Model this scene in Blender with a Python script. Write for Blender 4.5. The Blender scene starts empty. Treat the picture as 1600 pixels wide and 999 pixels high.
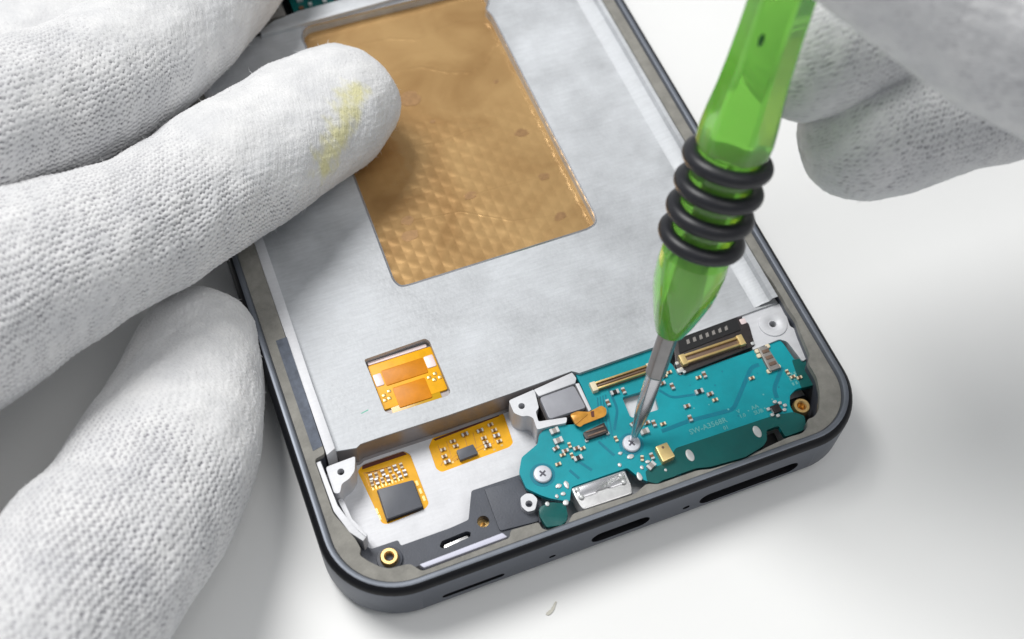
import bpy, bmesh, math, random
import numpy as np
from mathutils import Vector, Matrix

# ------------------------------------------------------------------ scene, camera, light
S = 0.1                                   # everything below is measured in millimetres; one unit is a centimetre
scene = bpy.context.scene
scene.unit_settings.system = 'METRIC'
scene.unit_settings.scale_length = 0.01
ZT = -2.3                                 # table top (phone plane zero is 2.3 mm above it)

cam_data = bpy.data.cameras.new('camera')
cam = bpy.data.objects.new('camera', cam_data)
scene.collection.objects.link(cam)
right = Vector((0.930936, -0.363912, 0.030432))
up = Vector((0.298350, 0.805974, 0.511267))
back = Vector((-0.210583, -0.466878, 0.858883))
m = Matrix((right, up, back)).transposed().to_4x4()
m.translation = Vector((-0.9992, -48.9242, 159.1224)) * S
cam.matrix_world = m
cam_data.sensor_width = 36.0
cam_data.lens = 1890.66 / 1600 * 36.0
cam_data.clip_start = 0.1
cam_data.clip_end = 2000
cam_data.dof.use_dof = True
cam_data.dof.focus_distance = 17.2
cam_data.dof.aperture_fstop = 0.20
scene.camera = cam

world = bpy.data.worlds.new('World')
scene.world = world
world.use_nodes = True
bg = world.node_tree.nodes['Background']
bg.inputs['Color'].default_value = (0.93, 0.96, 1.0, 1)
bg.inputs['Strength'].default_value = 0.33

def area_lamp(name, pos, target, size, power, color):
    d = bpy.data.lights.new(name, 'AREA')
    d.shape = 'DISK'; d.size = size * S; d.energy = power; d.color = color
    o = bpy.data.objects.new(name, d)
    scene.collection.objects.link(o)
    o.location = Vector(pos) * S
    o.rotation_euler = (Vector(target) - Vector(pos)).to_track_quat('-Z', 'Y').to_euler()
    return o
area_lamp('window_lamp', (-140, 365, 640), (45, 40, 0), 330, 47000, (1.0, 0.99, 0.97))
area_lamp('fill_lamp', (260, -150, 700), (60, 20, 0), 450, 13000, (1.0, 0.985, 0.96))  # added fill light, lifts the shade on the right table and thumb

vs = scene.view_settings
vs.view_transform = 'Standard'; vs.look = 'None'; vs.exposure = 0.0; vs.gamma = 1.0; vs.use_curve_mapping = False
scene.cycles.max_bounces = 10
scene.cycles.transmission_bounces = 8

random.seed(7)
rng = np.random.default_rng(11)

# ------------------------------------------------------------------ measured outlines (mm, phone's lower left corner is the origin)
G = {
    'cavity': [(4.58, 22.78), (2.95, 22.48), (3.07, 14.02), (4.72, 9.67), (4.99, 8.06), (4.52, 7.4), (5.41, 6.09), (6.58, 4.86), (7.58, 4.2), (9.12, 4.08), (10.37, 3.88), (11.43, 2.37), (23.84, 2.59), (24.21, 3.55), (28.23, 3.28), (28.21, 2.32), (28.9, 1.77), (31.42, 1.4), (32.92, 2.77), (34.66, 2.69), (41.9, 2.43), (43.99, 3.23), (45.42, 2.6), (48.12, 2.59), (51.41, 2.56), (53.31, 2.05), (58.47, 1.75), (61.74, 2.28), (65.32, 2.6), (67.68, 2.45), (68.78, 2.99), (69.32, 4.17), (70.4, 4.09), (71.67, 4.9), (73.14, 7.39), (73.82, 9.56), (73.81, 12.25), (74.67, 13.05), (75.22, 17.2), (75.63, 19.15), (75.43, 21.58), (75.52, 22.98), (75.46, 26.13)],
    'dark_strip': [(3.11, 42.23), (4.74, 42.3), (4.59, 24.01), (3.14, 23.73)],
    'plate_step': [(6.23, 23.35), (8.94, 22.85), (9.61, 23.22), (12.32, 23.25), (22.51, 23.15), (32.26, 23.3), (41.61, 23.58), (42.53, 22.9), (53.79, 23.02), (58.51, 23.11), (68.16, 23.4), (71.2, 23.47), (75.24, 23.53)],
    'cutout': [(25.25, 101.38), (24.13, 100.67), (23.53, 99.0), (23.64, 97.09), (22.93, 66.62), (22.59, 47.2), (23.16, 45.9), (24.53, 45.75), (53.69, 45.91), (55.2, 46.39), (55.64, 47.66), (55.65, 92.29), (55.57, 94.9), (57.08, 96.66)],
    'kapton_window': [(14.2, 35.79), (23.58, 36.07), (24.05, 35.43), (24.12, 26.55), (23.65, 26.07), (14.98, 26.17), (14.35, 26.84)],
    'pcb': [(42.13, 23.28), (53.87, 23.46), (54.13, 22.91), (56.0, 19.81), (56.11, 17.85), (56.81, 17.59), (68.16, 17.7), (68.76, 18.05), (72.64, 18.12), (73.0, 17.17), (73.27, 14.08), (74.8, 13.74), (75.07, 12.27), (74.78, 10.0), (73.99, 9.51), (71.18, 9.78), (69.81, 9.18), (69.03, 7.71), (69.01, 6.52), (70.15, 5.55), (69.45, 3.87), (68.69, 3.62), (66.08, 3.74), (65.98, 5.49), (64.02, 5.47), (63.36, 4.01), (62.44, 3.41), (59.21, 2.84), (54.01, 3.23), (52.08, 3.75), (48.78, 3.65), (46.79, 3.79), (46.01, 3.58), (44.8, 4.34), (44.04, 5.23), (43.13, 7.11), (34.77, 7.19), (33.69, 5.29), (31.41, 6.65), (30.35, 7.55), (28.85, 9.22), (28.82, 11.77), (29.96, 13.71), (32.82, 14.83), (33.5, 16.04), (34.48, 16.53), (35.89, 16.64), (38.0, 16.06), (40.12, 15.48), (41.99, 16.61), (42.18, 21.48)],
    'pcb_hole': [(46.93, 17.39), (51.3, 17.19), (51.64, 16.62), (51.12, 13.75), (46.97, 13.89), (46.75, 14.29)],
    'pcb_dark': [(50.82, 7.13), (55.96, 7.0), (64.03, 6.86), (66.25, 6.79), (68.91, 6.34), (69.88, 5.43), (69.32, 4.02), (68.7, 3.83), (66.35, 3.85), (66.3, 5.69), (63.86, 5.75), (63.16, 4.2), (62.36, 3.65), (59.22, 3.04), (54.01, 3.44), (52.08, 3.96), (49.91, 3.95), (49.19, 5.77)],
    'pcb_dark2': [(73.08, 13.92), (74.6, 13.58), (74.93, 12.21), (74.61, 10.07), (74.0, 9.73), (72.3, 9.92)],
    'pcb_dark3': [(45.52, 5.49), (48.9, 5.57), (49.74, 4.01), (48.7, 3.89), (46.87, 3.96), (46.09, 3.75), (45.21, 4.38)],
    'pcb_tab': [(29.44, 6.0), (31.19, 6.13), (33.12, 5.31), (32.66, 3.3), (31.67, 2.5), (29.31, 2.91), (29.07, 4.85)],
    'conn_flex': [(57.7, 23.13), (68.21, 23.45), (69.56, 21.89), (68.69, 18.12), (56.72, 17.57), (56.16, 19.01)],
    'conn_gold': [(57.29, 20.1), (67.04, 20.39), (67.54, 19.28), (66.6, 18.47), (57.53, 18.66), (56.88, 19.24)],
    'slot_black': [(58.46, 23.01), (68.11, 23.3), (67.84, 21.28), (57.62, 20.8)],
    'conn2': [(43.36, 20.87), (52.55, 20.58), (52.46, 19.49), (43.3, 19.34)],
    'coax': [(68.85, 17.66), (70.24, 17.48), (70.49, 13.51), (68.69, 13.5)],
    'mic': [(47.81, 8.25), (49.61, 8.3), (49.79, 5.95), (47.83, 5.75)],
    'flexA': [(8.41, 21.61), (9.36, 22.2), (15.29, 22.21), (15.98, 21.41), (16.0, 13.49), (15.37, 13.01), (9.82, 12.69), (9.19, 13.02)],
    'flexB': [(19.06, 21.65), (20.01, 22.69), (30.53, 23.17), (30.79, 22.71), (30.42, 18.03), (29.72, 17.65), (19.39, 17.39), (18.93, 18.08)],
    'chipA': [(10.02, 17.58), (15.07, 17.23), (15.04, 13.05), (9.9, 12.98)],
    'chipB': [(22.37, 19.46), (24.94, 19.56), (25.13, 17.99), (22.37, 17.87)],
    'black': [(5.53, 10.19), (6.44, 9.07), (10.21, 9.0), (10.31, 8.11), (17.43, 8.13), (20.11, 8.35), (21.97, 12.21), (23.7, 12.17), (29.39, 12.08), (30.21, 10.03), (30.73, 8.0), (29.32, 4.53), (24.84, 4.84), (24.44, 3.82), (11.67, 3.47), (10.58, 5.02), (7.73, 5.34), (4.92, 7.16), (4.16, 9.55)],
    'black_panel': [(23.71, 11.78), (28.91, 11.43), (29.0, 8.72), (29.04, 4.68), (23.51, 5.22), (23.58, 7.96)],
    'slot_win': [(15.18, 6.27), (15.67, 6.77), (19.28, 6.94), (19.8, 6.57), (19.5, 6.0), (15.61, 5.69), (15.21, 5.92)],
    'lavender': [(11.39, 3.56), (23.22, 3.79), (23.71, 2.94), (11.84, 2.83)],
    'boss_bl': [(4.14, 21.57), (8.4, 21.72), (7.65, 19.65), (6.65, 18.81), (5.45, 18.45), (4.79, 17.2), (4.06, 17.48), (4.1, 20.57)],
    'boss_mid': [(31.38, 22.31), (35.36, 22.69), (35.38, 22.24), (34.94, 19.69), (34.33, 19.38), (34.07, 17.76), (38.15, 16.98), (37.71, 16.18), (35.7, 16.51), (33.47, 16.65), (33.61, 18.57), (33.06, 19.15), (32.25, 19.29), (31.35, 20.22)],
    'vib_top_strip': [(35.36, 22.69), (41.61, 23.35), (41.83, 22.27), (41.37, 21.6), (35.65, 21.43)],
    'vib_right_strip': [(41.29, 21.42), (41.83, 21.37), (41.83, 16.84), (41.37, 16.69)],
    'vib': [(35.6, 21.12), (40.98, 21.2), (41.21, 17.29), (35.58, 17.46)],
    'boss_br': [(69.12, 23.47), (71.29, 23.51), (75.43, 23.54), (75.94, 22.87), (75.16, 19.35), (75.92, 18.36), (75.62, 13.83), (74.09, 13.37), (73.55, 17.14), (72.68, 17.92), (68.07, 17.66), (69.32, 20.92)],
    'usb': [(34.54, 6.83), (42.54, 6.71), (42.28, 4.42), (34.64, 4.7)],
    'small_boss': [(27.67, 8.34), (28.65, 8.67), (29.44, 8.27), (29.81, 7.33), (28.89, 5.98), (27.81, 6.09), (27.35, 7.06)],
    'flex_small': [(38.58, 17.08), (39.78, 17.19), (41.28, 16.49), (43.36, 16.83), (43.82, 16.1), (43.5, 15.38), (43.12, 15.1), (39.74, 14.98), (39.25, 14.74), (38.81, 15.19)],
    'conn_black': [(39.3, 13.94), (42.73, 14.36), (42.72, 12.77), (39.3, 12.78)],
    'screws': [(31.7, 10.25), (45.13, 10.17)],
    'boss_holes': [(5.85, 20.17), (32.77, 20.86), (72.93, 20.57), (28.45, 7.1)],
    'inserts': [(8.28, 6.75), (70.81, 7.21)],
    'plastic_hole': [(21.91, 7.42)],
    'ovals': [(52.13, 5.7), (62.68, 5.65)],
    'crumb': [(26.91, -5.85)],
    'solder': [(44.23, 8.46), (43.08, 9.41), (44.16, 5.29), (45.05, 6.39), (46.17, 6.9), (33.3, 6.64), (33.16, 7.9), (30.68, 6.03), (34.22, 7.71), (32.33, 6.6), (47.98, 4.88), (42.29, 7.84), (33.12, 5.31)],
    'passives': [(54.38, 16.37), (58.6, 16.37), (59.57, 16.45), (57.68, 14.26), (58.97, 13.33), (59.25, 12.24), (55.0, 12.73), (65.83, 13.56), (35.72, 15.75), (35.66, 14.18), (35.98, 12.39), (35.42, 11.97), (37.24, 10.77), (66.73, 7.7), (48.47, 12.36), (54.05, 18.28), (47.48, 18.17), (54.93, 18.63), (54.59, 10.82), (71.55, 11.65)],
    'fa': [(9.77, 20.19), (10.59, 20.22), (11.57, 20.21), (12.61, 20.32), (13.42, 20.31), (14.35, 20.37), (14.47, 19.12), (9.64, 19.25), (10.37, 19.27), (11.16, 19.23), (11.95, 19.17), (12.84, 19.13), (13.66, 19.13)],
    'fb': [(26.74, 21.43), (26.82, 20.16), (26.83, 19.43), (26.92, 18.79), (28.48, 21.81), (28.67, 20.81), (28.68, 19.87), (28.73, 18.93), (20.53, 19.46), (20.64, 18.5), (22.46, 21.23), (22.62, 20.4), (24.48, 21.65), (20.72, 20.5)],
    'kap': [(13.99, 31.86), (23.06, 32.05), (14.93, 27.16), (23.74, 27.13)],
    'trace1': [(67.96, 15.25), (66.7, 15.27), (61.12, 10.01), (54.29, 10.61), (50.01, 10.5)],
    'trace2': [(70.94, 13.69), (68.12, 10.92), (67.87, 9.46)],
    'trace3': [(52.42, 16.55), (53.63, 14.78), (57.37, 14.04)],
    'trace4': [(37.22, 10.26), (38.39, 8.48)],
    'trace5': [(35.48, 9.57), (36.24, 7.96)],
    'trace6': [(40.97, 12.19), (42.21, 9.42)],
    'trace7': [(45.73, 20.15), (45.54, 15.83), (43.8, 13.04)],
    'crease1': [(35.76, 88.17), (41.03, 87.5), (44.73, 84.94), (48.31, 83.66), (51.28, 84.75), (53.77, 87.28), (56.73, 90.67)],
    'crease2': [(32.56, 72.01), (38.58, 70.96), (43.3, 71.67), (47.7, 71.38)],
    'crease3': [(39.22, 59.14), (45.21, 59.11), (51.67, 58.67)],
    'crease4': [(32.33, 95.91), (37.96, 95.47), (42.02, 93.7), (48.34, 94.96), (53.87, 95.42)],
    'crease5': [(28.6, 57.86), (36.75, 56.84), (43.66, 52.34), (51.71, 50.71)],
    'spots': [(39.22, 59.14, 0.9), (51.67, 58.67, 0.8), (51.64, 80.17, 0.4), (51.58, 68.24, 0.9), (28.22, 58.0, 0.9), (27.69, 55.21, 1.1), (51.09, 50.54, 0.8), (38.64, 75.52, 0.35), (36.64, 81.38, 1.6)],
    'text': [(53.12, 9.02), (61.08, 8.72)],
    'ports': [(13.54, -0.35), (22.2, -0.34), (29.2, -0.31), (35.09, 0.19), (43.66, -0.07), (49.38, -0.41), (51.68, -0.16), (66.96, -0.2)],
    'index': [(33.11, 77.74, 12.6, 9.6, 8.0), (24.12, 76.21, 13.2, 10.6, 8.7), (13.0, 70.95, 15.0, 10.9, 9.2), (2.06, 64.12, 18.5, 10.9, 9.8), (-8.64, 56.39, 23.0, 10.2, 9.6), (-18.91, 52.46, 26.0, 11.2, 10.2), (-29.11, 49.45, 27.5, 13.2, 11.5), (-39.52, 45.89, 29.0, 14, 12), (-51.56, 44.78, 32.0, 11, 10.5)],
    'middle': [(29.76, 126.31, 13.0, 9.3, 8), (21.41, 116.62, 13.5, 9.8, 8.4), (12.44, 106.23, 15.5, 10.4, 9), (2.69, 95.39, 18.5, 10.7, 9.6), (-5.92, 85.49, 23.0, 10.8, 10), (-14.45, 77.39, 28.0, 10.8, 10), (-25.82, 71.59, 33.0, 11, 10.4), (-37.18, 68.12, 34.0, 11, 10.5), (-50.3, 58.3, 34.0, 11, 10.5)],
    'ring': [(-0.46, 125.77, 8.0, 8.6, 8.2), (-5.3, 117.33, 9.0, 9.4, 8.8), (-12.52, 107.68, 11.0, 9.8, 9), (-19.08, 102.12, 13.0, 10, 9.4), (-27.91, 96.07, 16.0, 10.3, 9.6), (-40.52, 87.89, 22.0, 10.5, 10), (-52.83, 69.44, 30.0, 11, 10.5)],
    'thumb': [(-3.02, 53.12, 6.0, 8.6, 8.0), (-7.28, 45.72, 6.3, 9.1, 8.5), (-11.27, 36.67, 7.5, 10.9, 9.6), (-16.59, 26.7, 10.0, 12.3, 10.6), (-23.65, 17.33, 14.0, 12.7, 11), (-31.37, 8.98, 18.0, 12.8, 11.5), (-38.07, 2.5, 22.0, 13.2, 12), (-44.68, -1.76, 26.0, 14, 13), (-53.68, 1.22, 31.0, 15, 14)],
    'r_index': [(65.48, 33.76, 49.22, 7.6, 7.2), (71.96, 32.45, 50.09, 8.0, 7.8), (79.9, 32.83, 51.08, 8.4, 8.2), (92.25, 33.5, 53.31, 8.6, 8.4), (105.87, 32.63, 55.01, 9, 9), (118.4, 29.93, 56.62, 9.5, 9)],
    'r_middle': [(70.81, 26.33, 40.66, 7.8, 7.4), (79.12, 24.71, 41.82, 8.7, 8.4), (89.01, 23.66, 43.67, 9, 8.8), (101.36, 22.32, 45.97, 9, 9), (115.38, 20.16, 49.4, 9.2, 9), (127.61, 18.28, 52.54, 9.5, 9.5)],
    'r_thumb': [(56.32, 39.33, 86.09, 8, 7.6), (60.8, 34.82, 83.57, 9.6, 9), (69.26, 25.18, 79.24, 10.6, 10), (77.17, 16.56, 75.33, 11, 10.5), (83.9, 11.47, 71.89, 12, 11), (94.95, 7.2, 67.62, 13, 12), (108.62, 4.33, 63.59, 14, 13)],
}

ZP, ZF, ZL, ZC, ZB, ZK = 5.4, 0.6, 7.0, 4.8, 5.4, 3.0   # plate, floor, ledge, circuit board, screw posts, black cover
PW, PL = 78.35, 161.0

# ------------------------------------------------------------------ materials
def lin(r, g, b):
    f = lambda c: (c / 255 / 12.92) if c / 255 <= 0.04045 else ((c / 255 + 0.055) / 1.055) ** 2.4
    return (f(r), f(g), f(b), 1)
MATS = {}
def mat(name, col, rough=0.5, metal=0.0, noise=0.0, nscale=3.0, bump=0.0, bscale=20.0, rvar=0.0, scratch=0.0, **kw):
    """plain surface with mottling in colour, gloss and relief"""
    M = bpy.data.materials.new(name); M.use_nodes = True
    nt = M.node_tree; p = nt.nodes['Principled BSDF']
    p.inputs['Base Color'].default_value = col
    p.inputs['Roughness'].default_value = rough
    p.inputs['Metallic'].default_value = metal
    for k, v in kw.items(): p.inputs[k.replace('_', ' ')].default_value = v
    tc = nt.nodes.new('ShaderNodeTexCoord')
    if noise or rvar:
        n = nt.nodes.new('ShaderNodeTexNoise'); n.inputs['Scale'].default_value = nscale; n.inputs['Detail'].default_value = 6; n.inputs['Roughness'].default_value = 0.6
        nt.links.new(tc.outputs['Object'], n.inputs['Vector'])
        if noise:
            r = nt.nodes.new('ShaderNodeMapRange'); r.inputs[1].default_value = 0.3; r.inputs[2].default_value = 0.7
            r.inputs[3].default_value = 1 - noise; r.inputs[4].default_value = 1 + noise * 0.6
            nt.links.new(n.outputs['Fac'], r.inputs[0])
            x = nt.nodes.new('ShaderNodeMix'); x.data_type = 'RGBA'; x.blend_type = 'MULTIPLY'; x.inputs[0].default_value = 1
            x.inputs[6].default_value = col
            nt.links.new(r.outputs[0], x.inputs[7]); nt.links.new(x.outputs[2], p.inputs['Base Color'])
        if rvar:
            r2 = nt.nodes.new('ShaderNodeMapRange'); r2.inputs[1].default_value = 0.3; r2.inputs[2].default_value = 0.7
            r2.inputs[3].default_value = max(0.02, rough - rvar); r2.inputs[4].default_value = rough + rvar
            nt.links.new(n.outputs['Fac'], r2.inputs[0]); nt.links.new(r2.outputs[0], p.inputs['Roughness'])
    if scratch:
        mp = nt.nodes.new('ShaderNodeMapping'); mp.inputs['Scale'].default_value = (1.6, 14, 1); mp.inputs['Rotation'].default_value = (0, 0, 0.35)
        sn = nt.nodes.new('ShaderNodeTexNoise'); sn.inputs['Scale'].default_value = 2.2; sn.inputs['Detail'].default_value = 8; sn.inputs['Roughness'].default_value = 0.7
        nt.links.new(tc.outputs['Object'], mp.inputs['Vector']); nt.links.new(mp.outputs[0], sn.inputs['Vector'])
        r3 = nt.nodes.new('ShaderNodeMapRange'); r3.inputs[1].default_value = 0.35; r3.inputs[2].default_value = 0.62
        r3.inputs[3].default_value = 1 - scratch; r3.inputs[4].default_value = 1 + scratch * 0.3
        nt.links.new(sn.outputs['Fac'], r3.inputs[0])
        x3 = nt.nodes.new('ShaderNodeMix'); x3.data_type = 'RGBA'; x3.blend_type = 'MULTIPLY'; x3.inputs[0].default_value = 1
        src = p.inputs['Base Color'].links[0].from_socket
        nt.links.new(src, x3.inputs[6]); nt.links.new(r3.outputs[0], x3.inputs[7]); nt.links.new(x3.outputs[2], p.inputs['Base Color'])
    if bump:
        b = nt.nodes.new('ShaderNodeTexNoise'); b.inputs['Scale'].default_value = bscale; b.inputs['Detail'].default_value = 4
        nt.links.new(tc.outputs['Object'], b.inputs['Vector'])
        bn = nt.nodes.new('ShaderNodeBump'); bn.inputs['Strength'].default_value = bump; bn.inputs['Distance'].default_value = 0.02
        nt.links.new(b.outputs['Fac'], bn.inputs['Height']); nt.links.new(bn.outputs['Normal'], p.inputs['Normal'])
    MATS[name] = M
    return M

mat('table_white', (0.83, 0.835, 0.83, 1), 0.45, 0, noise=0.015, nscale=0.25)
mat('frame_metal', lin(92, 97, 107), 0.42, 0.75, noise=0.06, nscale=1.2, bump=0.04, bscale=60)
mat('rim_metal', lin(112, 117, 126), 0.45, 0.6, noise=0.12, nscale=2)
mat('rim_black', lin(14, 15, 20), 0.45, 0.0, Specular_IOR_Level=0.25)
mat('ledge_grey', lin(140, 138, 132), 0.75, 0.15, noise=0.22, nscale=5, bump=0.35, bscale=30)
mat('strip_dark', lin(92, 99, 112), 0.7, 0, noise=0.3, nscale=9, bump=0.3, bscale=30)
mat('cast_metal', lin(196, 199, 203), 0.6, 0.3, noise=0.27, nscale=0.9, bump=0.2, bscale=16, rvar=0.14, scratch=0.08)
mat('white_metal', lin(212, 213, 217), 0.55, 0.2, noise=0.07, nscale=3, bump=0.10, bscale=20, scratch=0.05)
mat('wall_metal', lin(150, 145, 145), 0.4, 0.6, noise=0.08, nscale=4)
mat('amber_film', lin(242, 176, 6), 0.38, 0, noise=0.15, nscale=4, bump=0.12, bscale=9, Specular_IOR_Level=0.25)
mat('orange_film', lin(216, 134, 2), 0.38, 0, noise=0.18, nscale=4, bump=0.10, bscale=8, Specular_IOR_Level=0.25)
mat('olive_film', lin(196, 152, 8), 0.22, 0, noise=0.1, nscale=4)
mat('pink_white', lin(232, 214, 214), 0.4, 0.1, noise=0.06)
mat('flex_orange', lin(240, 176, 10), 0.4, 0, noise=0.14, nscale=5, bump=0.1, bscale=14, Specular_IOR_Level=0.3)
mat('flex_brown', lin(206, 146, 58), 0.3, 0.2, noise=0.25, nscale=8)
mat('flex_edge', lin(92, 40, 22), 0.5)
mat('chip_black', lin(86, 89, 97), 0.45, 0, noise=0.08, nscale=6, bump=0.06, bscale=40)
mat('slot_grey', lin(78, 78, 88), 0.5, 0.3)
mat('chip_side', lin(22, 20, 24), 0.4)
mat('black_plastic', lin(70, 74, 84), 0.5, 0, noise=0.12, nscale=5, bump=0.15, bscale=40)
mat('void_black', lin(8, 8, 12), 0.6)
mat('lavender_tape', lin(204, 205, 222), 0.45, 0, noise=0.04)
mat('screw_white', lin(206, 208, 216), 0.35, 0.35, noise=0.05, nscale=10)
mat('solder', lin(200, 202, 202), 0.42, 0.45, noise=0.1, nscale=12)
mat('steel', lin(200, 200, 204), 0.22, 0.9, noise=0.08, nscale=6)
mat('usb_steel', lin(205, 205, 206), 0.34, 0.75, noise=0.14, nscale=5, bump=0.06, bscale=25)
mat('driver_steel', lin(150, 148, 148), 0.35, 0.85, noise=0.12, nscale=5)
mat('brass', lin(226, 190, 128), 0.28, 0.85, noise=0.1, nscale=8)
mat('gold_plate', lin(216, 188, 128), 0.3, 0.8, noise=0.12, nscale=8)
mat('gold_can', lin(226, 200, 140), 0.36, 0.6, noise=0.08, nscale=6)
mat('brown_connector', lin(120, 98, 84), 0.4, 0.2, noise=0.2, nscale=10)
mat('cream_plastic', lin(228, 214, 184), 0.45, 0, noise=0.05)
mat('dark_connector', lin(52, 46, 46), 0.4, 0.1, noise=0.2, nscale=8)
mat('pcb_teal', lin(0, 148, 160), 0.42, 0, noise=0.14, nscale=2.2, bump=0.06, bscale=30, Specular_IOR_Level=0.35)
mat('pcb_green', lin(0, 88, 86), 0.36, 0, noise=0.16, nscale=2.5, bump=0.05, bscale=30, Specular_IOR_Level=0.4)
mat('pcb_trace', lin(0, 120, 140), 0.32, 0, noise=0.05)
mat('pcb_text', lin(92, 168, 168), 0.5)
mat('part_brown', lin(120, 84, 56), 0.45, 0, noise=0.2, nscale=20)
mat('part_grey', lin(150, 146, 142), 0.4, 0.3, noise=0.15, nscale=15)
mat('motor_grey', lin(150, 151, 158), 0.55, 0.1, noise=0.07, nscale=6)
mat('rubber', lin(30, 31, 37), 0.42, 0, noise=0.15, nscale=6, bump=0.06, bscale=30)
mat('crumb_beige', lin(205, 203, 192), 0.8, 0, noise=0.1)
mat('glove_fibre', (0.8, 0.8, 0.81, 1), 0.9, 0)
mat('film_scuff', lin(160, 124, 84), 0.4, 0.4, noise=0.2, nscale=14)
mat('handle_mark', (0.01, 0.12, 0.01, 1), 0.3)
mat('mark_green', lin(110, 190, 165), 0.7)

# translucent green handle
M = mat('green_plastic', (0.31, 0.79, 0.11, 1), 0.05, 0, noise=0.0)
p = M.node_tree.nodes['Principled BSDF']
p.inputs['Transmission Weight'].default_value = 0.62
p.inputs['IOR'].default_value = 1.46
p.inputs['Subsurface Weight'].default_value = 0.5
p.inputs['Subsurface Radius'].default_value = (0.15, 0.5, 0.1)
p.inputs['Subsurface Scale'].default_value = 0.6
p.inputs['Coat Weight'].default_value = 0.4

# gold heat-spreader sheet: dimpled below, smooth and creased above
M = bpy.data.materials.new('gold_film'); M.use_nodes = True; MATS['gold_film'] = M
nt = M.node_tree; p = nt.nodes['Principled BSDF']
p.inputs['Metallic'].default_value = 0.5; p.inputs['Roughness'].default_value = 0.25
N = nt.nodes.new; L = nt.links.new
tc = N('ShaderNodeTexCoord')
n1 = N('ShaderNodeTexNoise'); n1.inputs['Scale'].default_value = 0.9; n1.inputs['Detail'].default_value = 5; n1.inputs['Distortion'].default_value = 0.8
L(tc.outputs['Object'], n1.inputs['Vector'])
cr = N('ShaderNodeValToRGB'); cr.color_ramp.elements[0].position = 0.33; cr.color_ramp.elements[1].position = 0.66
cr.color_ramp.elements[0].color = lin(176, 137, 88); cr.color_ramp.elements[1].color = lin(206, 168, 114)
L(n1.outputs['Fac'], cr.inputs['Fac']); L(cr.outputs['Color'], p.inputs['Base Color'])
sx = N('ShaderNodeSeparateXYZ'); L(tc.outputs['Object'], sx.inputs[0])
def mth(op, a, b=None):
    n = N('ShaderNodeMath'); n.operation = op
    for i, v in enumerate((a, b)):
        if v is None: continue
        if isinstance(v, (int, float)): n.inputs[i].default_value = v
        else: L(v, n.inputs[i])
    return n.outputs[0]
ux = mth('MULTIPLY', sx.outputs['X'], 2 * math.pi / 0.33); uy = mth('MULTIPLY', sx.outputs['Y'], 2 * math.pi / 0.32)
wv = mth('MULTIPLY', n1.outputs['Fac'], 1.6)
dim = mth('MAXIMUM', mth('COSINE', mth('ADD', mth('ADD', ux, uy), wv)), mth('COSINE', mth('SUBTRACT', mth('SUBTRACT', ux, uy), wv)))
fade = N('ShaderNodeMapRange'); fade.interpolation_type = 'SMOOTHSTEP'
fade.inputs[1].default_value = 0.2; fade.inputs[2].default_value = -0.4; fade.inputs[3].default_value = 0.0; fade.inputs[4].default_value = 1.0
L(mth('ADD', sx.outputs['Y'], mth('MULTIPLY', n1.outputs['Fac'], 0.6)), fade.inputs[0])
b1 = N('ShaderNodeBump'); b1.inputs['Distance'].default_value = 0.0036; b1.inputs['Strength'].default_value = 0.5
L(mth('MULTIPLY', dim, fade.outputs[0]), b1.inputs['Height'])
n2 = N('ShaderNodeTexNoise'); n2.inputs['Scale'].default_value = 0.55; n2.inputs['Detail'].default_value = 3; n2.inputs['Distortion'].default_value = 1.6
L(tc.outputs['Object'], n2.inputs['Vector'])
b2 = N('ShaderNodeBump'); b2.inputs['Distance'].default_value = 0.05; b2.inputs['Strength'].default_value = 0.25
L(n2.outputs['Fac'], b2.inputs['Height']); L(b1.outputs['Normal'], b2.inputs['Normal']); L(b2.outputs['Normal'], p.inputs['Normal'])

# knitted glove: white yarn, shade in the stitch holes painted dark grey, yellow stain
M = bpy.data.materials.new('glove_knit'); M.use_nodes = True; MATS['glove_knit'] = M
nt = M.node_tree; p = nt.nodes['Principled BSDF']; N = nt.nodes.new; L = nt.links.new
p.inputs['Roughness'].default_value = 0.9; p.inputs['Sheen Weight'].default_value = 0.25; p.inputs['Sheen Roughness'].default_value = 0.5
p.inputs['Specular IOR Level'].default_value = 0.2
tc = N('ShaderNodeTexCoord')
n1 = N('ShaderNodeTexNoise'); n1.inputs['Scale'].default_value = 1.6; n1.inputs['Detail'].default_value = 8; n1.inputs['Roughness'].default_value = 0.65
L(tc.outputs['Object'], n1.inputs['Vector'])
cr = N('ShaderNodeValToRGB'); cr.color_ramp.elements[0].position = 0.35; cr.color_ramp.elements[1].position = 0.65
cr.color_ramp.elements[0].color = (0.64, 0.645, 0.66, 1); cr.color_ramp.elements[1].color = (0.77, 0.77, 0.775, 1)
L(n1.outputs['Fac'], cr.inputs['Fac'])
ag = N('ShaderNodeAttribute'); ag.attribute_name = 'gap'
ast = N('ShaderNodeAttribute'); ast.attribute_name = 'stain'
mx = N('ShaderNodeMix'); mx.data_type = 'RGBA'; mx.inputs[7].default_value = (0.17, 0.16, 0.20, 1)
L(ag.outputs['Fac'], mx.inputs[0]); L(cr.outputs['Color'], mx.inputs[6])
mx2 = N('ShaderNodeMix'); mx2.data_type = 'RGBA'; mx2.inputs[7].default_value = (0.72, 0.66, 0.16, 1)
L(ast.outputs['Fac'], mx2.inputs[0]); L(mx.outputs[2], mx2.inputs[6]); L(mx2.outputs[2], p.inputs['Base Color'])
n3 = N('ShaderNodeTexNoise'); n3.inputs['Scale'].default_value = 22; n3.inputs['Detail'].default_value = 6
L(tc.outputs['Object'], n3.inputs['Vector'])
bn = N('ShaderNodeBump'); bn.inputs['Strength'].default_value = 0.55; bn.inputs['Distance'].default_value = 0.02
L(n3.outputs['Fac'], bn.inputs['Height']); L(bn.outputs['Normal'], p.inputs['Normal'])

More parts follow.
